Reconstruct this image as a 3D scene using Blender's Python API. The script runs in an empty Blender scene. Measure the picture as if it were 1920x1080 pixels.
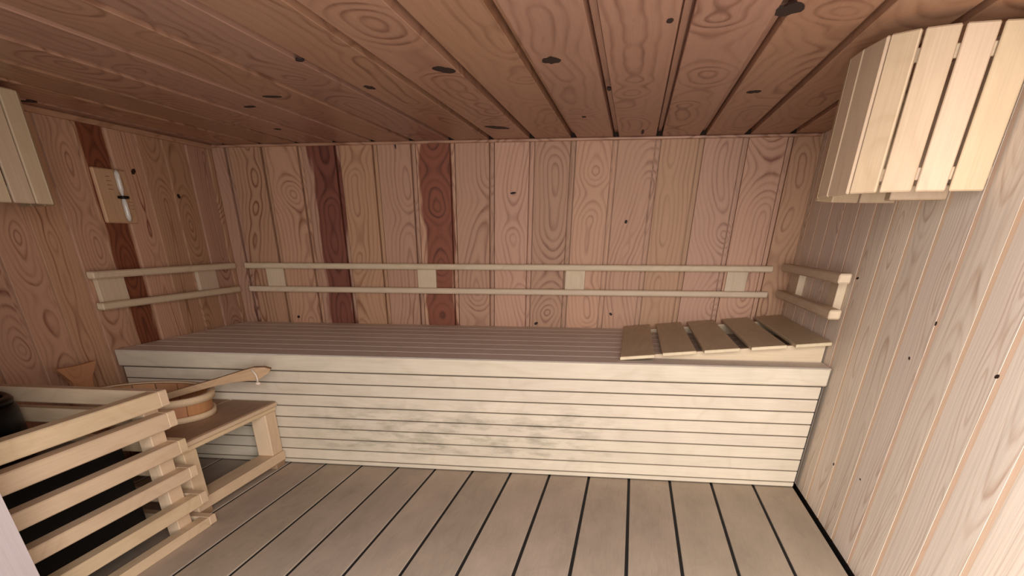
import bpy, bmesh, math, random
from mathutils import Matrix, Vector

random.seed(7)
S = bpy.context.scene
C = S.collection

# ------------------------------------------------------------------ camera
# room axes: x to the right along the back wall, y towards the back wall (y = 0), z up
cam_d = bpy.data.cameras.new('camera')
cam = bpy.data.objects.new('camera', cam_d)
C.objects.link(cam)
yaw, pitch, roll = -0.1692, 0.7004, 0.001
cy, sy, cp, sp = math.cos(yaw), math.sin(yaw), math.cos(pitch), math.sin(pitch)
fw = Vector((sy * cp, cy * cp, -sp)); rt = Vector((cy, -sy, 0)); up = rt.cross(fw)
rt2 = rt * math.cos(roll) + up * math.sin(roll)
up2 = up * math.cos(roll) - rt * math.sin(roll)
M = Matrix((rt2, up2, -fw)).transposed().to_4x4()
M.translation = Vector((3.5354, -6.7775, 1.2898))
cam.matrix_world = M
cam_d.sensor_fit = 'HORIZONTAL'; cam_d.sensor_width = 36
cam_d.lens = 1182.1 / 1920 * 36
cam_d.shift_x = (960 - 927.04) / 1920          # shift lens: verticals stay calm while looking level
cam_d.shift_y = (1442.8 - 540) / 1920
cam_d.clip_start = 0.05
S.camera = cam

# ------------------------------------------------------------------ light
S.view_settings.view_transform = 'Standard'
S.view_settings.look = 'None'
S.view_settings.exposure = 0.0
S.view_settings.gamma = 1.0
S.view_settings.use_curve_mapping = False
w = bpy.data.worlds.new('daylight'); S.world = w
w.use_nodes = True
w.node_tree.nodes['Background'].inputs[0].default_value = (0.86, 0.93, 1.0, 1)
w.node_tree.nodes['Background'].inputs[1].default_value = 0.22

def area(name, loc, target, sx, sy_, power, col):
    l = bpy.data.lights.new(name, 'AREA'); l.shape = 'RECTANGLE'; l.size = sx; l.size_y = sy_
    l.energy = power; l.color = col
    o = bpy.data.objects.new(name, l); C.objects.link(o)
    o.location = loc
    o.rotation_euler = (Vector(target) - Vector(loc)).to_track_quat('-Z', 'Z').to_euler()
    return o
# daylight falling in through the wide open doorway behind the camera
day = area('doorway_daylight', (3.9, -7.25, 1.28), (4.5, -1.5, 0.45), 2.4, 1.7, 168, (1.0, 0.955, 0.905))
day.data.spread = math.radians(130)

# ------------------------------------------------------------------ materials
def nodes(m):
    m.use_nodes = True
    nt = m.node_tree
    return nt, nt.nodes, nt.links, nt.nodes['Principled BSDF']

class NB:
    """tiny node builder"""
    def __init__(s, nt): s.nt = nt
    def add(s, t, **k):
        n = s.nt.nodes.new(t)
        for a, b in k.items(): setattr(n, a, b)
        return n
    def link(s, a, b): s.nt.links.new(a, b)
    def math(s, op, a, b=None, c=None, clamp=False):
        n = s.add('ShaderNodeMath', operation=op, use_clamp=clamp)
        for i, v in enumerate((a, b, c)):
            if v is None: continue
            if isinstance(v, (int, float)): n.inputs[i].default_value = v
            else: s.link(v, n.inputs[i])
        return n.outputs[0]
    def mix(s, f, a, b, blend='MIX'):
        n = s.add('ShaderNodeMix', data_type='RGBA', blend_type=blend)
        for i, v in ((0, f), (6, a), (7, b)):
            if isinstance(v, (int, float)): n.inputs[i].default_value = v
            elif isinstance(v, tuple): n.inputs[i].default_value = v
            else: s.link(v, n.inputs[i])
        return n.outputs[2]
    def noise(s, vec=None, wv=None, scale=1, detail=2, rough=.5, dims='3D'):
        n = s.add('ShaderNodeTexNoise', noise_dimensions=dims)
        n.inputs['Scale'].default_value = scale; n.inputs['Detail'].default_value = detail
        n.inputs['Roughness'].default_value = rough
        if vec is not None: s.link(vec, n.inputs['Vector'])
        if wv is not None: s.link(wv, n.inputs['W'])
        return n.outputs['Fac']
    def scale(s, vec, xyz, off=None):
        n = s.add('ShaderNodeVectorMath', operation='MULTIPLY'); s.link(vec, n.inputs[0]); n.inputs[1].default_value = xyz
        if off is None: return n.outputs[0]
        a = s.add('ShaderNodeVectorMath', operation='ADD'); s.link(n.outputs[0], a.inputs[0]); s.link(off, a.inputs[1])
        return a.outputs[0]
    def ramp(s, f, stops):
        n = s.add('ShaderNodeValToRGB'); s.link(f, n.inputs[0])
        e = n.color_ramp.elements
        while len(e) < len(stops): e.new(0.5)
        for i, (p, c) in enumerate(stops):
            e[i].position = p; e[i].color = (c, c, c, 1) if isinstance(c, (int, float)) else c
        return n.outputs[0]

def srgb(r, g, b):
    f = lambda c: (c / 255 / 12.92) if c / 255 <= .04045 else ((c / 255 + .055) / 1.055) ** 2.4
    return (f(r), f(g), f(b), 1)

def wood(name, light, dark, heart=None, freq=26, ring=1.0, cw=.35, hw=.75, zs=1.0, tint=.12,
         rough=.55, hs=1.15, wob=.02, edge=.6, streak=0.0, stain=None, mottle=0.0, spec=.3, fibre=.10):
    """solid timber: growth rings of a log whose axis wanders through the plank (local z = along the grain)"""
    m = bpy.data.materials.new(name); nt, N, L, P = nodes(m); b = NB(nt)
    tc = b.add('ShaderNodeTexCoord').outputs['Object']
    oi = b.add('ShaderNodeObjectInfo'); R = oi.outputs['Random']
    sep = b.add('ShaderNodeSeparateXYZ'); b.link(tc, sep.inputs[0])
    X, Y, Z = sep.outputs
    off = b.math('MULTIPLY', R, 313.7)
    R2 = b.math('FRACT', b.math('MULTIPLY', R, 71.31))
    R3 = b.math('FRACT', b.math('MULTIPLY', R, 193.7))
    zz = b.math('MULTIPLY_ADD', Z, zs, off)
    n1 = b.noise(wv=zz, scale=.8, detail=1, dims='1D')
    n2 = b.noise(wv=b.math('ADD', zz, 57.3), scale=hs, detail=2, dims='1D')
    cx = b.math('ADD', b.math('MULTIPLY', b.math('SUBTRACT', n1, .5), cw), b.math('MULTIPLY', b.math('SUBTRACT', R2, .5), cw * .5))
    h = b.math('MULTIPLY', b.math('SUBTRACT', n2, .5), hw)
    comb = b.add('ShaderNodeCombineXYZ'); b.link(off, comb.inputs[0]); b.link(off, comb.inputs[2])
    v1 = b.scale(tc, (9, 9, 2.4 * zs), comb.outputs[0])
    n3 = b.noise(vec=v1, scale=1, detail=2)
    dx = b.math('SUBTRACT', X, cx); dy = b.math('ADD', Y, h)
    d = b.math('SQRT', b.math('ADD', b.math('MULTIPLY', dx, dx), b.math('MULTIPLY', dy, dy)))
    d = b.math('ADD', d, b.math('MULTIPLY', b.math('SUBTRACT', n3, .5), wob))
    df = b.math('MULTIPLY', d, freq)
    fr = b.math('FRACT', df)
    wn = b.add('ShaderNodeTexWhiteNoise', noise_dimensions='1D'); b.link(b.math('ADD', b.math('FLOOR', df), b.math('FLOOR', off)), wn.inputs['W'])
    late = b.ramp(fr, [(0, 0.25), (.12, 0.0), (.5, .08), (.86, 1.0), (1, .25)])
    n4 = b.noise(vec=b.scale(tc, (11, 11, 2.0), comb.outputs[0]), scale=1, detail=2)
    amt = b.math('MULTIPLY', late, b.math('MULTIPLY', b.ramp(n4, [(.3, .35), (.65, 1.0)]), ring), clamp=True)
    amt = b.math('MULTIPLY', amt, b.math('MULTIPLY_ADD', wn.outputs['Value'], .7, .4), clamp=True)
    amt = b.math('MULTIPLY', amt, b.ramp(b.math('ABSOLUTE', dx), [(.05, 1.0), (.15, 1 - edge)]))
    base, dk = light, dark
    if heart:      # reddish heartwood inside a wavy boundary
        hedge = b.math('SUBTRACT', heart[0], b.math('ABSOLUTE', b.math('ADD', dx, b.math('MULTIPLY', b.math('SUBTRACT', n3, .5), .16))))
        hm = b.ramp(b.math('MULTIPLY_ADD', hedge, 60, .5, clamp=True), [(0, 0.0), (1, 1.0)])
        base = b.mix(hm, light, heart[1]); dk = b.mix(hm, dark, heart[2])
    col = b.mix(amt, base, dk)
    fb = b.noise(vec=b.scale(tc, (150, 150, 5), comb.outputs[0]), scale=1, detail=2)
    col = b.mix(1.0, col, b.ramp(fb, [(.2, 1 - fibre), (.8, 1.0 + fibre * .3)]), 'MULTIPLY')
    # every plank has a tone of its own
    tv = b.add('ShaderNodeHueSaturation'); b.link(col, tv.inputs['Color'])
    b.link(b.math('MULTIPLY_ADD', R3, tint * 2, 1 - tint), tv.inputs['Value'])
    b.link(b.math('MULTIPLY_ADD', R2, .012, .494), tv.inputs['Hue'])
    b.link(b.math('MULTIPLY_ADD', R2, tint, 1 - tint * .5), tv.inputs['Saturation'])
    col = tv.outputs[0]
    if streak:     # long pale and dark streaks along the grain
        sk = b.noise(vec=b.scale(tc, (38, 38, .9), comb.outputs[0]), scale=1, detail=3, rough=.6)
        col = b.mix(1.0, col, b.ramp(sk, [(.32, 1 - streak), (.58, 1.0)]), 'MULTIPLY')
    if mottle:
        geo = b.add('ShaderNodeNewGeometry').outputs['Position']
        mo = b.noise(vec=b.scale(geo, (5, 1.6, 6)), scale=1, detail=4, rough=.6)
        col = b.mix(1.0, col, b.ramp(mo, [(.3, 1 - mottle), (.7, 1.0)]), 'MULTIPLY')
    if stain:      # grey-green damp marks, only where the boards are marked
        geo = b.add('ShaderNodeNewGeometry').outputs['Position']
        gs = b.add('ShaderNodeSeparateXYZ'); b.link(geo, gs.inputs[0])
        sn = b.noise(vec=b.scale(geo, (4.2, 4, 17)), scale=1, detail=4, rough=.65)
        zone = b.math('MULTIPLY', b.ramp(b.math('MULTIPLY', gs.outputs[0], .2), [(.24, 0), (.34, 1.0), (.66, 1.0), (.74, 0.0)]),
                      b.ramp(gs.outputs[2], [(.06, .2), (.14, 1.0), (.32, 1.0), (.47, 0.0)]))
        sm = b.math('MULTIPLY', b.ramp(sn, [(.46, 0.0), (.68, 1.0)]), zone)
        col = b.mix(b.math('MULTIPLY', sm, .55), col, stain)
    b.link(col, P.inputs['Base Color'])
    P.inputs['Roughness'].default_value = rough
    P.inputs['Specular IOR Level'].default_value = spec
    bp = b.add('ShaderNodeBump'); bp.inputs['Strength'].default_value = .12; bp.inputs['Distance'].default_value = .004
    b.link(b.math('ADD', b.math('MULTIPLY', amt, -.5), fb), bp.inputs['Height'])
    b.link(bp.outputs[0], P.inputs['Normal'])
    return m

def plain(name, col, rough=.6, metal=0.0, spec=.4, noise=.08, nscale=30):
    m = bpy.data.materials.new(name); nt, N, L, P = nodes(m); b = NB(nt)
    tc = b.add('ShaderNodeTexCoord').outputs['Object']
    n = b.noise(vec=tc, scale=nscale, detail=3)
    b.link(b.mix(1.0, col, b.ramp(n, [(.3, 1 - noise), (.7, 1.0)]), 'MULTIPLY'), P.inputs['Base Color'])
    P.inputs['Roughness'].default_value = rough; P.inputs['Metallic'].default_value = metal
    P.inputs['Specular IOR Level'].default_value = spec
    return m

HEART = (.125, srgb(132, 76, 54), srgb(78, 38, 26))
PINE_L, PINE_D = srgb(190, 147, 119), srgb(124, 76, 55)
pine = wood('pine_panelling', PINE_L, PINE_D, freq=30)
pine_red = wood('pine_heartwood', PINE_L, PINE_D, heart=HEART, cw=.12, edge=.2)
pine_ceiling = wood('pine_ceiling', srgb(184, 140, 116), srgb(126, 82, 62), freq=20, streak=.08, ring=1.1, zs=.7, rough=.42, spec=.45)
pine_pale = wood('pine_pale', srgb(242, 226, 210), srgb(196, 162, 138), ring=.9, tint=.06, zs=.9, hs=.7, freq=34, streak=.16)
pine_peach = wood('pine_peach_tongue', srgb(238, 206, 178), srgb(222, 182, 150), ring=.5, tint=.04)
aspen = wood('aspen_slats', srgb(212, 190, 162), srgb(190, 162, 130), freq=16, ring=.45, tint=.05, mottle=.06)
aspen_bench = wood('aspen_bench_front', srgb(214, 199, 179), srgb(192, 174, 149), freq=14, ring=.35, tint=.035, stain=srgb(110, 102, 84), mottle=.08)
aspen_seat = wood('aspen_seat', srgb(238, 226, 216), srgb(206, 188, 174), freq=20, ring=.4, tint=.05, mottle=.08)
headrest_wood = wood('headrest_slats', srgb(214, 194, 164), srgb(184, 160, 130), freq=20, ring=.4, tint=.05, mottle=.14)
guard_wood = wood('guard_slats', srgb(228, 200, 166), srgb(206, 172, 134), freq=16, ring=.4, tint=.05, mottle=.06)
aspen_warm = wood('aspen_lamp', srgb(192, 167, 139), srgb(168, 138, 108), freq=14, ring=.4, tint=.06, mottle=.08)
deck = wood('grey_deck', srgb(192, 175, 157), srgb(170, 152, 136), freq=18, ring=.25, tint=.06, mottle=.22, rough=.7, spec=.2)
stool_wood = wood('stool_plank', srgb(172, 140, 112), srgb(134, 102, 78), freq=18, ring=.5, tint=.06, mottle=.12)
bucket_wood = wood('bucket_stave', srgb(186, 134, 92), srgb(146, 98, 62), freq=24, ring=.5, tint=.1)
ladle_wood = wood('ladle_wood', srgb(186, 150, 118), srgb(150, 112, 84), freq=26, ring=.5, tint=.04)
timer_wood = wood('timer_plate', srgb(196, 156, 122), srgb(164, 122, 90), freq=20, ring=.6, tint=.02)
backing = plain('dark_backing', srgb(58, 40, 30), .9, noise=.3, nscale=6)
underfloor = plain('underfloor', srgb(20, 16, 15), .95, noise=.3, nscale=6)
knot_mat = plain('knot', srgb(46, 24, 18), .7, noise=.5, nscale=60)
jamb_mat = wood('pale_jamb', srgb(200, 186, 186), srgb(190, 174, 172), freq=10, ring=.3, tint=.02)
hall_mat = plain('hall_plaster', srgb(226, 222, 214), .9, noise=.05, nscale=4)
black_metal = plain('black_steel', srgb(26, 26, 28), .38, metal=.6, noise=.2)
grey_metal = plain('grey_steel', srgb(120, 120, 122), .35, metal=.9, noise=.1)
ink = plain('burnt_mark', srgb(92, 58, 40), .8)
rope = plain('white_cord', srgb(226, 206, 190), .9)
sand = plain('fine_sand', srgb(232, 220, 200), .9)
glass = bpy.data.materials.new('clear_glass'); nt, N, L, P = nodes(glass)
P.inputs['Base Color'].default_value = (.86, .80, .72, 1); P.inputs['Roughness'].default_value = .12
P.inputs['Transmission Weight'].default_value = .35; P.inputs['IOR'].default_value = 1.45

# ------------------------------------------------------------------ helpers
def thing(name, loc, label=None, cat=None, group=None):
    o = bpy.data.objects.new(name, None); C.objects.link(o); o.location = loc
    o.empty_display_size = .1
    if label: o['label'] = label
    if cat: o['category'] = cat
    if group: o['group'] = group
    return o

def put(name, mesh, mat, mw, parent=None):
    if not mesh.materials: mesh.materials.append(mat)
    o = bpy.data.objects.new(name, mesh); C.objects.link(o)
    if mesh.materials[0] is not mat:
        o.material_slots[0].link = 'OBJECT'; o.material_slots[0].material = mat
    if parent:
        o.parent = parent
        o.matrix_parent_inverse = world_of(parent).inverted()
    o.matrix_basis = mw
    WM[o.name] = mw
    return o
WM = {}
def world_of(o):
    return WM.get(o.name, Matrix.Translation(o.location))

def bm_mesh(name, bm, smooth=False):
    bm.normal_update()
    me = bpy.data.meshes.new(name); bm.to_mesh(me); bm.free()
    if smooth:
        for p in me.polygons: p.use_smooth = True
    return me

BOX = {}
def box_mesh(sx, sy_, sz, bev):
    k = (round(sx, 3), round(sy_, 3), round(sz, 3), round(bev, 4))
    if k not in BOX:
        bm = bmesh.new(); bmesh.ops.create_cube(bm, size=1)
        bmesh.ops.scale(bm, vec=(sx, sy_, sz), verts=bm.verts)
        if bev: bmesh.ops.bevel(bm, geom=bm.edges[:], offset=min(bev, sx * .45, sy_ * .45, sz * .45), segments=1, affect='EDGES')
        BOX[k] = bm_mesh('plank', bm)
    return BOX[k]

AX = {'x': Vector((1, 0, 0)), 'y': Vector((0, 1, 0)), 'z': Vector((0, 0, 1))}
def plank(name, lo, hi, length, mat, parent=None, bev=.005, tilt=None):
    """axis-aligned piece of timber between two corners, grain along `length`"""
    lo, hi = Vector(lo), Vector(hi); d = hi - lo; c = (lo + hi) / 2
    rest = [a for a in 'xyz' if a != length]
    rest.sort(key=lambda a: d['xyz'.index(a)])          # thinnest first -> local y
    lz, ly = AX[length], AX[rest[0]]; lx = ly.cross(lz)
    sz, sy_, sx = d['xyz'.index(length)], d['xyz'.index(rest[0])], d['xyz'.index(rest[1])]
    mw = Matrix((lx, ly, lz)).transposed().to_4x4(); mw.translation = c
    if tilt is not None: mw = tilt @ mw
    return put(name, box_mesh(sx, sy_, sz, bev), mat, mw, parent)

def stick(name, p0, p1, wd, th, mat, parent=None, bev=.004, face=(0, 0, 1)):
    """straight piece from p0 to p1, its thickness along `face`"""
    p0, p1 = Vector(p0), Vector(p1); lz = (p1 - p0).normalized()
    lx = Vector(face).cross(lz).normalized(); ly = lz.cross(lx)
    mw = Matrix((lx, ly, lz)).transposed().to_4x4(); mw.translation = (p0 + p1) / 2
    return put(name, box_mesh(wd, th, (p1 - p0).length, bev), mat, mw, parent)

PROF = {}
def profile_mesh(wd, ln, strip, side, rec=.026, gd_=.048, th=.052, ch=.002, g=.010):
    """tongue-and-groove plank: flat face plus a sunk tongue strip along one edge; face at local y = 0"""
    k = (round(wd, 3), round(ln, 3), round(strip, 3), side, rec)
    if k in PROF: return PROF[k]
    h = wd / 2
    pts = [(-h, -th), (h, -th), (h, -gd_), (h - g, -gd_), (h - g, -rec), (h - strip + g, -rec), (h - strip + g, -gd_), (h - strip, -gd_), (h - strip, -ch), (h - strip - ch, 0), (-h + ch, 0), (-h, -ch)]
    if gd_ <= rec: pts = [(-h, -th), (h, -th), (h, -rec), (h - strip, -rec), (h - strip - rec, 0), (-h + rec, 0), (-h, -rec)]
    if strip <= 0: pts = [(-h, -th), (h, -th), (h, -ch), (h - ch, 0), (-h + ch, 0), (-h, -ch)]
    if side < 0: pts = [(-x, y) for x, y in reversed(pts)]
    bm = bmesh.new(); n = len(pts)
    a = [bm.verts.new((x, y, -ln / 2)) for x, y in pts]; b = [bm.verts.new((x, y, ln / 2)) for x, y in pts]
    for i in range(n): bm.faces.new((a[i], a[(i + 1) % n], b[(i + 1) % n], b[i]))
    bm.faces.new(list(reversed(a))); bm.faces.new(b)
    bmesh.ops.recalc_face_normals(bm, faces=bm.faces[:])
    bm.faces.ensure_lookup_table()
    for f in bm.faces:                      # the sunk tongue is slot 1
        if strip > 0 and all(abs(v.co.y + rec) < 1e-5 for v in f.verts): f.material_index = 1
    PROF[k] = bm_mesh('panelling_plank', bm)
    return PROF[k]

def clad(name, origin, lx, ly, lz, wd, ln, strip, side, mat, parent, tongue=None, rec=.026, gd_=.048):
    mw = Matrix((Vector(lx), Vector(ly), Vector(lz))).transposed().to_4x4(); mw.translation = Vector(origin)
    me = profile_mesh(wd, ln, strip, side, rec, gd_)
    while len(me.materials) < 2: me.materials.append(mat)
    o = put(name, me, mat, mw, parent)
    for sl, m_ in zip(o.material_slots, (mat, tongue or mat)):
        sl.link = 'OBJECT'; sl.material = m_
    return o

def lathe(prof, seg=40, a0=0, a1=2 * math.pi):
    """surface of revolution about z from (r, z) pairs"""
    bm = bmesh.new(); full = abs(a1 - a0) > 6.28
    n = seg if full else seg + 1; rings = []
    for i in range(n):
        a = a0 + (a1 - a0) * i / seg
        rings.append([bm.verts.new((r * math.cos(a), r * math.sin(a), z)) for r, z in prof])
    m = len(prof)
    for i in range(seg):
        A, B = rings[i], rings[(i + 1) % n]
        for j in range(m):
            k = (j + 1) % m
            bm.faces.new((A[j], B[j], B[k], A[k]))
    if not full:
        bm.faces.new(rings[0]); bm.faces.new(list(reversed(rings[-1])))
    bmesh.ops.recalc_face_normals(bm, faces=bm.faces[:])
    return bm

def prism(pts, t):
    """outline (x, z) extruded along y by +-t/2"""
    bm = bmesh.new(); n = len(pts)
    a = [bm.verts.new((x, -t / 2, z)) for x, z in pts]; b = [bm.verts.new((x, t / 2, z)) for x, z in pts]
    for i in range(n): bm.faces.new((a[i], a[(i + 1) % n], b[(i + 1) % n], b[i]))
    bm.faces.new(list(reversed(a))); bm.faces.new(b)
    bmesh.ops.recalc_face_normals(bm, faces=bm.faces[:])
    return bm

def tube(pts, rad, seg=10):
    """round rod along a list of points"""
    bm = bmesh.new(); rings = []; pts = [Vector(p) for p in pts]
    for i, p in enumerate(pts):
        t = (pts[min(i + 1, len(pts) - 1)] - pts[max(i - 1, 0)]).normalized()
        s = t.cross(Vector((0.3, .2, 1))).normalized(); q = t.cross(s)
        rings.append([bm.verts.new(p + (s * math.cos(2 * math.pi * k / seg) + q * math.sin(2 * math.pi * k / seg)) * rad) for k in range(seg)])
    for A, B in zip(rings, rings[1:]):
        for k in range(seg): bm.faces.new((A[k], A[(k + 1) % seg], B[(k + 1) % seg], B[k]))
    bm.faces.new(rings[0]); bm.faces.new(list(reversed(rings[-1])))
    bmesh.ops.recalc_face_normals(bm, faces=bm.faces[:])
    return bm

def structure(o):
    o['kind'] = 'structure'; return o

# ------------------------------------------------------------------ the room
W, H = 4.8, 1.8736
YF = -4.9                        # inner face of the front wall with the doorway
X0, PITCH = 0.1512, 0.3177       # panelling joints
STRIP = .045

def slab(name, lo, hi, mat):
    lo, hi = Vector(lo), Vector(hi); d = hi - lo
    return structure(put(name, box_mesh(d.x, d.y, d.z, 0), mat, Matrix.Translation((lo + hi) / 2)))

floor = slab('floor', (-.2, -9.0, -.16), (W + .2, .2, -.07), underfloor)
wall_back = slab('wall_back', (-.2, .053, -.07), (W + .2, .16, H + .06), backing)
wall_left = slab('wall_left', (-.16, YF, -.07), (-.053, .053, H + .06), backing)
wall_right = slab('wall_right', (W + .053, YF, -.07), (W + .16, .053, H + .06), backing)
ceiling = slab('ceiling', (-.16, YF, H + .053), (W + .16, .053, H + .16), backing)

joints = [0.0] + [X0 + k * PITCH for k in range(15)] + [W]
zc, zl = (H + .0) / 2, H
KNOT = {}
def spans(js): return list(zip(js, js[1:]))
back_boards, ceil_boards, left_boards, right_boards = [], [], [], []
for i, (a, b) in enumerate(spans(joints)):
    last = i == len(joints) - 2
    m = pine_red if i in (3, 6) else pine
    back_boards.append((a, b, clad('wall_board', ((a + b) / 2, 0, zc), (-1, 0, 0), (0, -1, 0), (0, 0, 1), b - a, zl, 0 if last else STRIP, -1, m, wall_back)))
    ceil_boards.append((a, b, clad('ceiling_board', ((a + b) / 2, YF / 2, H), (1, 0, 0), (0, 0, -1), (0, 1, 0), b - a, -YF, 0 if last else STRIP, 1, pine_ceiling, ceiling)))
jl = [0.0, -.06] + [-.06 - .331 * k for k in range(1, 15)] + [YF]
for i, (a, b) in enumerate(spans(jl)):
    m = pine_red if i == 5 else pine
    left_boards.append((b, a, clad('wall_board', (0, (a + b) / 2, zc), (0, -1, 0), (1, 0, 0), (0, 0, 1), a - b, zl, STRIP if a - b > .1 else 0, -1, m, wall_left, None, .012, .026)))
jr = [0.0] + [-.195 - .352 * k for k in range(14)] + [YF]
for i, (a, b) in enumerate(spans(jr)):
    right_boards.append((b, a, clad('wall_board', (W, (a + b) / 2, zc), (0, 1, 0), (-1, 0, 0), (0, 0, 1), a - b, zl, STRIP if a - b > .1 else 0, -1, pine_pale, wall_right, pine_peach, .001, .0)))

# floor planks; dark strips added in the gaps stand in for their shade
FX0, FP = 1.4389, .2792
fj = [FX0 + k * FP for k in range(-6, 12)]
fe = [0.0] + [x for x in fj if x > .03] + [W - .022]
for a, b in spans(fe):
    if b - a < .05: continue
    plank('floor_board', (a + .009, YF - .1, -.055), (b - .009, -.06, 0), 'y', deck, floor, bev=.0025)
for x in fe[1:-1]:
    plank('gap_shade_strip', (x - .0085, YF - .1, -.05), (x + .0085, -.06, -.005), 'y', underfloor, floor, bev=0)
slab('floor_hall', (-1.2, -9.4, -.06), (W + 1.4, YF - .1, -.002), hall_mat)

# front wall: a narrow pier on the left of the wide doorway, with a pale jamb
wall_front = slab('wall_front', (-.14, YF - .12, -.07), (1.46, YF, H + .1), backing)
for i in range(5):
    a, b = 1.46 - i * .3, 1.46 - (i + 1) * .3
    b = max(b, 0)
    clad('wall_board', ((a + b) / 2, YF, zc), (1, 0, 0), (0, 1, 0), (0, 0, 1), a - b, zl, STRIP if a - b > .1 else 0, 1, pine_pale, wall_front)
jamb = structure(plank('trim_1', (1.46, YF - .14, -.02), (1.53, YF + .03, H - .1), 'z', jamb_mat, bev=.008))
structure(plank('trim_2', (1.46, YF - .14, H - .1), (W, YF + .02, H), 'x', jamb_mat, bev=.006))
structure(plank('trim_3', (0, -.03, H - .018), (W - .02, 0, H - .001), 'x', pine_ceiling, bev=.005))
structure(plank('trim_4', (0, YF + .03, H - .03), (.03, -.03, H - .001), 'y', pine_ceiling, bev=.006))

# knots in the panelling, each set into its board
def blob(rx, ry, seed, arms):
    rnd = random.Random(seed); bm = bmesh.new(); n = 18; top = []; bot = []
    for i in range(n):
        a = 2 * math.pi * i / n
        r = 1 + .22 * math.sin(2 * a + seed) + .12 * rnd.uniform(-1, 1)
        if arms: r *= 1 + .55 * max(0, math.cos(2 * (a - seed))) ** 6
        top.append(bm.verts.new((rx * r * math.cos(a), .0012, ry * r * math.sin(a))))
        bot.append(bm.verts.new((rx * r * math.cos(a), -.004, ry * r * math.sin(a))))
    bm.faces.new(top); bm.faces.new(list(reversed(bot)))
    for i in range(n): bm.faces.new((top[i], bot[i], bot[(i + 1) % n], top[(i + 1) % n]))
    bmesh.ops.recalc_face_normals(bm, faces=bm.faces[:])
    return bm_mesh('knot', bm)
def knot(boards, axis, coord, p, rx, ry, frame, seed, arms=False):
    for a, b, o in boards:
        if a <= coord <= b:
            mw = Matrix([Vector(v) for v in frame]).transposed().to_4x4(); mw.translation = Vector(p)
            put('knot', blob(rx, ry, seed, arms), knot_mat, mw, o); return
CF = ((1, 0, 0), (0, 0, -1), (0, 1, 0)); BF = ((-1, 0, 0), (0, -1, 0), (0, 0, 1))
LF = ((0, -1, 0), (1, 0, 0), (0, 0, 1)); RF = ((0, 1, 0), (-1, 0, 0), (0, 0, 1))
for i, (x, y, rx, ry, arms) in enumerate([(2.594, -2.641, .042, .075, 0), (3.093, -2.763, .034, .07, 1), (3.957, -3.415, .04, .08, 1), (3.317, -2.033, .014, .04, 0),
        (2.508, -.68, .05, .08, 1), (4.056, -1.833, .03, .05, 0), (3.57, -3.338, .014, .03, 0), (2.12, -2.276, .025, .045, 1), (1.514, -2.104, .04, .04, 0),
        (1.236, -1.802, .035, .035, 0), (.972, -.845, .03, .03, 0), (.09, -2.177, .04, .04, 0), (3.13, -1.085, .012, .04, 0), (2.028, -2.94, .02, .025, 0), (3.50, -.285, .014, .08, 1)]):
    knot(ceil_boards, 0, x, (x, y, H), rx, ry, CF, i * 1.7, arms)
for i, (x, z, rx, rz) in enumerate([(2.525, 1.566, .02, .008), (3.444, 1.39, .014, .01), (3.393, .788, .012, .01), (2.747, .712, .014, .012), (.528, .729, .018, .008), (1.575, 1.848, .006, .018)]):
    knot(back_boards, 0, x, (x, 0, z), rx, rz, BF, 40 + i * 2.1)
for i, (y, z, ry, rz) in enumerate([(-1.193, 1.645, .028, .014), (-.674, 1.536, .026, .012), (-1.927, .991, .014, .006)]):
    knot(left_boards, 1, y, (0, y, z), ry, rz, LF, 60 + i * 2.1)
for i, (y, z, ry, rz) in enumerate([(-3.326, 1.02, .010, .006), (-3.171, .88, .011, .006), (-1.966, 1.117, .022, .006), (-2.60, .297, .014, .006), (-3.094, .349, .010, .004), (-4.02, .93, .013, .007)]):
    knot(right_boards, 1, y, (W, y, z), ry, rz, RF, 80 + i * 2.1)

# ------------------------------------------------------------------ bench
BY, BZ = -2.0255, .688
bench = thing('sauna_bench', (W / 2, BY / 2, 0), 'long pale wooden sauna bench with slatted front filling the back of the room', 'bench')
nb = 8
for k in range(nb):
    a = BY + (0 - BY) * k / nb; b = BY + (0 - BY) * (k + 1) / nb
    plank('seat_board', (.012, a + (.0 if k == 0 else .003), BZ - .035), (W - .012, b - .003, BZ), 'x', aspen_seat if k else aspen_seat, bench, bev=.004)
plank('nosing', (.012, BY - .003, .594), (W - .012, BY + .03, BZ - .001), 'x', aspen_bench, bench, bev=.006)
zs = [.590, .520, .450, .380, .310, .241, .172, .103, .034, .004]
for k, (t, b) in enumerate(spans(zs)):
    plank('front_slat', (.035, BY + .012, b + .0025), (W - .035, BY + .04, t - .0025), 'x', aspen_bench, bench, bev=.003)
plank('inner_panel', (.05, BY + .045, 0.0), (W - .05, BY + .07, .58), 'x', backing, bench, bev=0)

# ------------------------------------------------------------------ backrest rails on the three walls
def rails(loc, label, rail_boxes, blocks, axis):
    t = thing('backrest_rail', loc, label, 'backrest', 'backrest rails on the walls')
    for lo, hi in blocks: plank('spacer_block', lo, hi, 'z', aspen, t, bev=.003)
    for lo, hi in rail_boxes: plank('rail', lo, hi, axis, aspen, t, bev=.007)
ZU, ZL = (1.082, 1.121), (.918, .957)
rails((2.4, 0, .918), 'long pair of pale wooden backrest rails across the back wall', [((.128, -.085, z[0]), (4.645, -.03, z[1])) for z in (ZU, ZL)],
      [((x, -.032, .925), (x + .165, -.001, 1.115)) for x in (.30, 1.70, 2.985, 4.30)], 'x')
rails((0, -1.1, .918), 'short pair of wooden backrest rails on the left wall beside the dark board', [((.03, -2.085, z[0]), (.085, -.15, z[1])) for z in (ZU, ZL)],
      [((.001, y - .3, .925), (.032, y, 1.115)) for y in (-1.70, -.42)], 'y')
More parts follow.
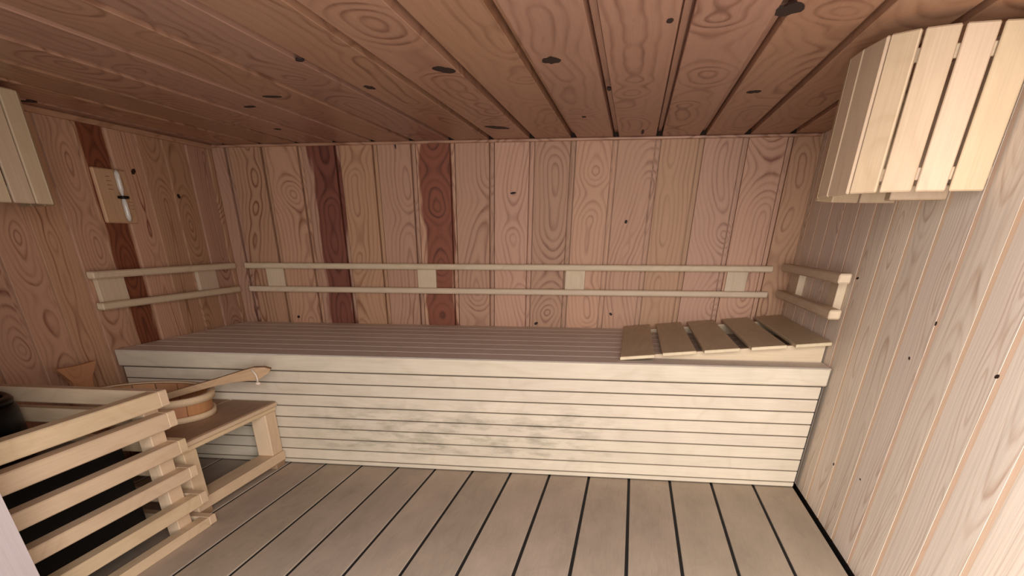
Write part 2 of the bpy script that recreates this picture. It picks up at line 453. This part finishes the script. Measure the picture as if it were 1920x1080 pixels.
rails((W, -1.2, .94), 'short pair of wooden backrest rails on the right wall above the slatted headrest', [((W - .118, -2.04, z[0] + .012), (W - .05, -.2, z[1] + .018)) for z in (ZU, ZL)],
      [((W - .052, y - .2, .935), (W - .001, y, 1.125)) for y in (-1.60, -.42)], 'y')

# ------------------------------------------------------------------ slatted headrest on the bench
hr = thing('slatted_headrest', (4.15, -1.0, BZ), 'wedge shaped wooden headrest of five wide slats at the right end of the bench', 'headrest')
K = .095 / 1.25
ang = math.atan(K)
def hz(x): return .71 + (x - 3.53) * K
for (a, b) in ((3.52, 3.735), (3.785, 3.993), (4.04, 4.255), (4.322, 4.53), (4.58, 4.788)):
    f = -1.93 if a < 3.6 else -1.88
    c = Vector(((a + b) / 2, (f - .05) / 2, hz((a + b) / 2) - .009))
    lz = Vector((0, 1, 0)); lx = Vector((math.cos(ang), 0, math.sin(ang))); ly = lz.cross(lx)
    mw = Matrix((lx, ly, lz)).transposed().to_4x4(); mw.translation = c
    put('slat', box_mesh(b - a, .018, -f - .05, .003), headrest_wood, mw, hr)
for yy in (-1.73, -.22):
    x1 = 4.785
    bm = prism([(3.66 - 4.2, BZ), (x1 - 4.2, BZ), (x1 - 4.2, hz(x1) - .019), (3.66 - 4.2, hz(3.66) - .019)], .05)
    me = bm_mesh('wedge', bm)
    # grain along x: local z is the grain axis of the timber material
    me.transform(Matrix(((0, 0, 1, 0), (0, 1, 0, 0), (-1, 0, 0, 0), (0, 0, 0, 1))))
    mw = Matrix(((0, 0, -1, 4.2), (0, 1, 0, yy), (1, 0, 0, 0), (0, 0, 0, 1)))
    put('wedge_support', me, aspen, mw, hr)

# ------------------------------------------------------------------ corner lamp shades
def shade(loc, label, plan, z0, z1, wall_x, inner):
    t = thing('lamp_shade', loc, label, 'lamp shade', 'wooden wall lamp shades')
    for (p, q) in spans(plan):
        p, q = Vector((*p, 0)), Vector((*q, 0)); d = (q - p); ln = d.length; d.normalize()
        g = min(.006, ln * .06); th = .016
        mw = Matrix((d, Vector((-d.y, d.x, 0)), Vector((0, 0, 1)))).transposed().to_4x4()
        mw.translation = (p + q) / 2 + Vector((0, 0, (z0 + z1) / 2))
        put('slat', box_mesh(ln - 2 * g, th, z1 - z0, .004), aspen_warm, mw, t)
    # two curved battens that hold the slats together inside
    cen = Vector((wall_x, sum(p[1] for p in plan) / len(plan), 0))
    for zz in (z0 + .05, z1 - .06):
        for (p, q) in spans(plan):
            p, q = Vector((*p, 0)), Vector((*q, 0))
            n = (cen - (p + q) / 2).normalized() * .022
            stick('batten', p + n + Vector((0, 0, zz)), q + n + Vector((0, 0, zz)), .035, .012, aspen_warm, t, bev=.002, face=(q - p).cross(Vector((0, 0, 1))))
    lo, hi = inner
    plank('mounting_block', lo, hi, 'y', aspen_warm, t, bev=.004)
    return t
plan_r = [(4.785, -2.30), (4.60, -2.33), (4.45, -2.42), (4.35, -2.60), (4.309, -2.85), (4.317, -3.01), (4.345, -3.215), (4.43, -3.298), (4.54, -3.350), (4.652, -3.366), (4.782, -3.368)]
shade((W, -2.85, 1.424), 'pale slatted wooden lamp shade curving out of the right wall under the ceiling', plan_r, 1.424, 1.84, W, ((4.575, -2.95, 1.414), (W, -2.87, 1.46)))
plan_l = [(.015, -2.44), (.15, -2.50), (.30, -2.585), (.40, -2.65), (.44, -2.72), (.435, -2.835), (.42, -2.975), (.37, -3.10), (.26, -3.2), (.14, -3.235), (.015, -3.24)]
shade((0, -2.7, 1.424), 'darker slatted wooden lamp shade on the left wall beside the sand timer', [(x, y) for x, y in plan_l], 1.424, 1.845, 0, ((0, -2.8, 1.5), (.2, -2.7, 1.58)))

# ------------------------------------------------------------------ sand timer
tm = thing('sand_timer', (0, -1.51, 1.366), 'wooden sauna sand timer with glass tube on the left wall', 'sand timer')
plank('back_plate', (.0, -1.682, 1.366), (.028, -1.335, 1.641), 'z', timer_wood, tm, bev=.006)
ty = -1.47
prof = []
for i in range(15):
    z = -.13 + .26 * i / 14
    prof.append((.006 + .012 * min(1, abs(z) / .03) * (1 if abs(z) < .115 else max(.2, (.13 - abs(z)) / .015)), z))
put('glass_tube', bm_mesh('glass_tube', lathe(prof + [(.001, .13), (.001, -.13)], 20), True), glass, Matrix.Translation((.048, ty, 1.506)), tm)
put('sand_fill', bm_mesh('sand_fill', lathe([(.001, -.125), (.011, -.122), (.013, -.1), (.013, -.045), (.001, -.03)], 16), True), sand, Matrix.Translation((.048, ty, 1.506)), tm)
put('pivot_ring', bm_mesh('pivot_ring', lathe([(.014, -.008), (.04, -.006), (.04, .006), (.014, .008)], 20), True), black_metal, Matrix.Translation((.048, ty, 1.500)), tm)
plank('pivot_bracket', (.02, ty - .008, 1.494), (.056, ty + .008, 1.506), 'x', black_metal, tm, bev=.001)
for i in range(4):
    plank('minute_mark', (.027, -1.575, 1.600 - i * .021), (.0288, -1.53 + .008 * (i % 2), 1.6025 - i * .021), 'y', ink, tm, bev=0)
for i in range(3):
    plank('minute_mark', (.027, -1.385, 1.478 - i * .018), (.0288, -1.35, 1.480 - i * .018), 'y', ink, tm, bev=0)

# ------------------------------------------------------------------ heater and its guard
hx, hy, hr_ = .40, -3.86, .28
ht = thing('sauna_heater', (hx, hy, 0), 'round black sauna heater standing inside the slatted wooden guard', 'heater')
put('body', bm_mesh('body', lathe([(.001, .49), (hr_, .49), (hr_, .66), (hr_ - .02, .68), (hr_ - .05, .68), (hr_ - .05, .60), (.001, .60)], 48), True), black_metal, Matrix.Translation((hx, hy, 0)), ht)
put('rim', bm_mesh('rim', lathe([(hr_ - .045, .675), (hr_ - .01, .675), (hr_ - .005, .690), (hr_ - .02, .702), (hr_ - .045, .70)], 48), True), grey_metal if False else black_metal, Matrix.Translation((hx, hy, 0)), ht)
put('inner_ring', bm_mesh('inner_ring', tube([((hr_ - .07) * math.cos(a) , (hr_ - .07) * math.sin(a), .69) for a in [i * math.pi / 16 for i in range(33)]], .008), True), grey_metal, Matrix.Translation((hx, hy, 0)), ht)
plank('housing', (.07, -4.78, .03), (1.10, -3.66, .50), 'z', black_metal, ht, bev=.015)
for a in (.5, 2.6, 4.7):
    put('foot', bm_mesh('foot', lathe([(.001, 0), (.03, 0), (.025, .04), (.001, .04)], 16), True), black_metal, Matrix.Translation((.58 + .4 * math.cos(a), -4.2 + .4 * math.sin(a), 0)), ht)

gd = thing('heater_guard', (.65, -4.1, 0), 'pale wooden slatted guard fence around the black heater at lower left', 'heater guard')
XR = 1.271
rows = [(.632, .702), (.535, .605), (.404, .468), (.272, .329), (.124, .184), (.0, .048)]
for z0, z1 in rows:
    lean = -.13 * z0 / .65
    yi, yo = -3.37 + lean, -3.295 + lean
    plank('side_slat', (XR - .062, YF + .04, z0), (XR, yi, z1), 'y', guard_wood, gd, bev=.004)
    plank('end_slat', (.03, yi + .001, z0 + .002), (XR - .001, yo, z1), 'x', guard_wood, gd, bev=.004)
plank('corner_post', (XR - .14, -3.575, 0), (XR - .063, -3.445, .66), 'z', guard_wood, gd, bev=.004)
plank('corner_post', (.035, -3.62, 0), (.11, -3.50, .66), 'z', guard_wood, gd, bev=.004)
plank('corner_post', (XR - .14, -4.8, 0), (XR - .063, -4.70, .66), 'z', guard_wood, gd, bev=.004)

# ------------------------------------------------------------------ step stool
st = thing('step_stool', (.67, -2.68, 0), 'low wooden step stool between the heater guard and the bench', 'stool')
SY0, SY1, SZ = -3.285, -2.04, .41
for a, b in ((.17, .485), (.497, .815), (.827, 1.16)):
    plank('top_board', (a, SY0, SZ - .028), (b, SY1, SZ), 'y', stool_wood, st, bev=.006)
plank('side_rail', (1.10, SY0 + .01, SZ - .055), (1.155, SY1 - .01, SZ - .029), 'y', guard_wood, st, bev=.005)
plank('edge_strip', (1.161, SY0 + .01, SZ - .026), (1.17, SY1 - .01, SZ - .004), 'y', guard_wood, st, bev=.004)
plank('side_rail', (.18, SY0 + .01, SZ - .055), (.235, SY1 - .01, SZ - .029), 'y', guard_wood, st, bev=.005)
for x0, x1 in ((1.035, 1.15), (.18, .295)):
    plank('leg', (x0, -2.22, .093), (x1, -2.06, SZ - .056), 'z', guard_wood if x0 > 1 else stool_wood, st, bev=.005)
    plank('leg', (x0, -3.26, .093), (x1, -3.12, SZ - .056), 'z', guard_wood if x0 > 1 else stool_wood, st, bev=.005)
    plank('foot_rail', (x0 - .01, SY0 + .01, .032), (x1 + .005, SY1, .092), 'y', guard_wood, st, bev=.006)
    plank('foot_block', (x0, -2.2, 0), (x1, -2.06, .032), 'y', stool_wood, st, bev=.004)
    plank('foot_block', (x0, -3.26, 0), (x1, -3.12, .032), 'y', stool_wood, st, bev=.004)

# ------------------------------------------------------------------ bucket and ladle
bx, by_, bz, br = .56, -2.61, SZ, .415
bk = thing('wooden_bucket', (bx, by_, bz), 'round wooden sauna bucket with tall fishtail handle on the step stool', 'bucket')
NS = 16
for i in range(NS):
    a0 = 2 * math.pi * i / NS + .012; a1 = 2 * math.pi * (i + 1) / NS - .012
    # solid stave, a little wider at the top
    bm = lathe([(br - .055, .004), (br - .03, .004), (br - .012, .12), (br - .04, .12)], 3, a0, a1)
    put('stave', bm_mesh('stave', bm), bucket_wood, Matrix.Translation((bx, by_, bz)), bk)
put('bottom_board', bm_mesh('bottom_board', lathe([(.001, .008), (br - .05, .008), (br - .05, .022), (.001, .022)], 48)), bucket_wood, Matrix.Translation((bx, by_, bz)), bk)
put('hoop', bm_mesh('hoop', lathe([(br - .012, .092), (br + .004, .092), (br + .012, .128), (br - .030, .128), (br - .03, .122), (br - .014, .12)], 56), True), guard_wood, Matrix.Translation((bx, by_, bz)), bk)
put('hoop', bm_mesh('hoop', lathe([(br - .03, .002), (br - .008, .002), (br - .004, .032), (br - .026, .032)], 56), True), guard_wood, Matrix.Translation((bx, by_, bz)), bk)
# tall stave handle on the far left with a flared end
out = [(-.075, .0), (.075, .0), (.085, .15), (.10, .185), (.17, .245), (.18, .262), (.05, .258), (-.06, .258), (-.18, .262), (-.17, .245), (-.10, .185), (-.085, .15)]
me = bm_mesh('handle', prism(out, .03))
mw = Matrix(((0, -1, 0, bx - br - .005), (1, 0, 0, by_), (0, 0, 1, bz + .005), (0, 0, 0, 1)))
put('handle', me, bucket_wood, mw, bk)

ld = thing('sauna_ladle', (.6, -2.6, .46), 'wooden ladle with long flat handle and white cord resting in the bucket', 'ladle')
p0 = Vector((.55, -2.52, .482)); p1 = Vector((1.285, -2.30, .650))
dz = (p1 - p0); L_ = dz.length; dz.normalize()
side = dz.cross(Vector((0, 0, 1))).normalized(); upv = side.cross(dz)
# flat handle seen edge on, with a drooping hooked tip: outline in (along, up)
o2 = [(0, -.018), (.25, -.016), (.42, -.016), (.55, -.024), (.66, -.042), (.70, -.046), (.735, -.038), (L_ - .01, -.028), (L_ + .015, -.010), (L_ - .02, .008), (.70, .022), (.62, .022), (.45, .018), (.25, .017), (0, .016)]
me = bm_mesh('handle', prism(o2, .06))
mw = Matrix((dz, -side, upv)).transposed().to_4x4(); mw.translation = p0
# rotate mesh so that the grain (local z) runs along the handle
me.transform(Matrix(((0, 0, 1, 0), (0, 1, 0, 0), (-1, 0, 0, 0), (0, 0, 0, 1)))); mw = mw @ Matrix(((0, 0, -1, 0), (0, 1, 0, 0), (1, 0, 0, 0), (0, 0, 0, 1)))
put('handle', me, ladle_wood, mw, ld)
put('bowl', bm_mesh('bowl', lathe([(.001, -.012), (.07, -.008), (.11, .035), (.10, .037), (.065, .002), (.001, -.002)], 32), True), ladle_wood, Matrix.Translation((.50, -2.54, .455)), ld)
cpos = p0 + dz * .70 + upv * .004 + side * .034
cord = put('cord', bm_mesh('cord', tube([cpos + Vector((-.035, .012, .004)), cpos + Vector((-.01, -.006, .0)), cpos + Vector((.012, -.015, -.02)), cpos + Vector((.014, -.015, -.04)), cpos + Vector((.008, -.01, -.062))], .0065), True), rope, Matrix.Identity(4), ld)
put('cord_knot', bm_mesh('cord_knot', lathe([(.001, -.008), (.016, -.006), (.02, 0), (.014, .008), (.001, .01)], 14), True), rope, Matrix.Translation(cpos + Vector((.01, -.01, -.068))), cord)
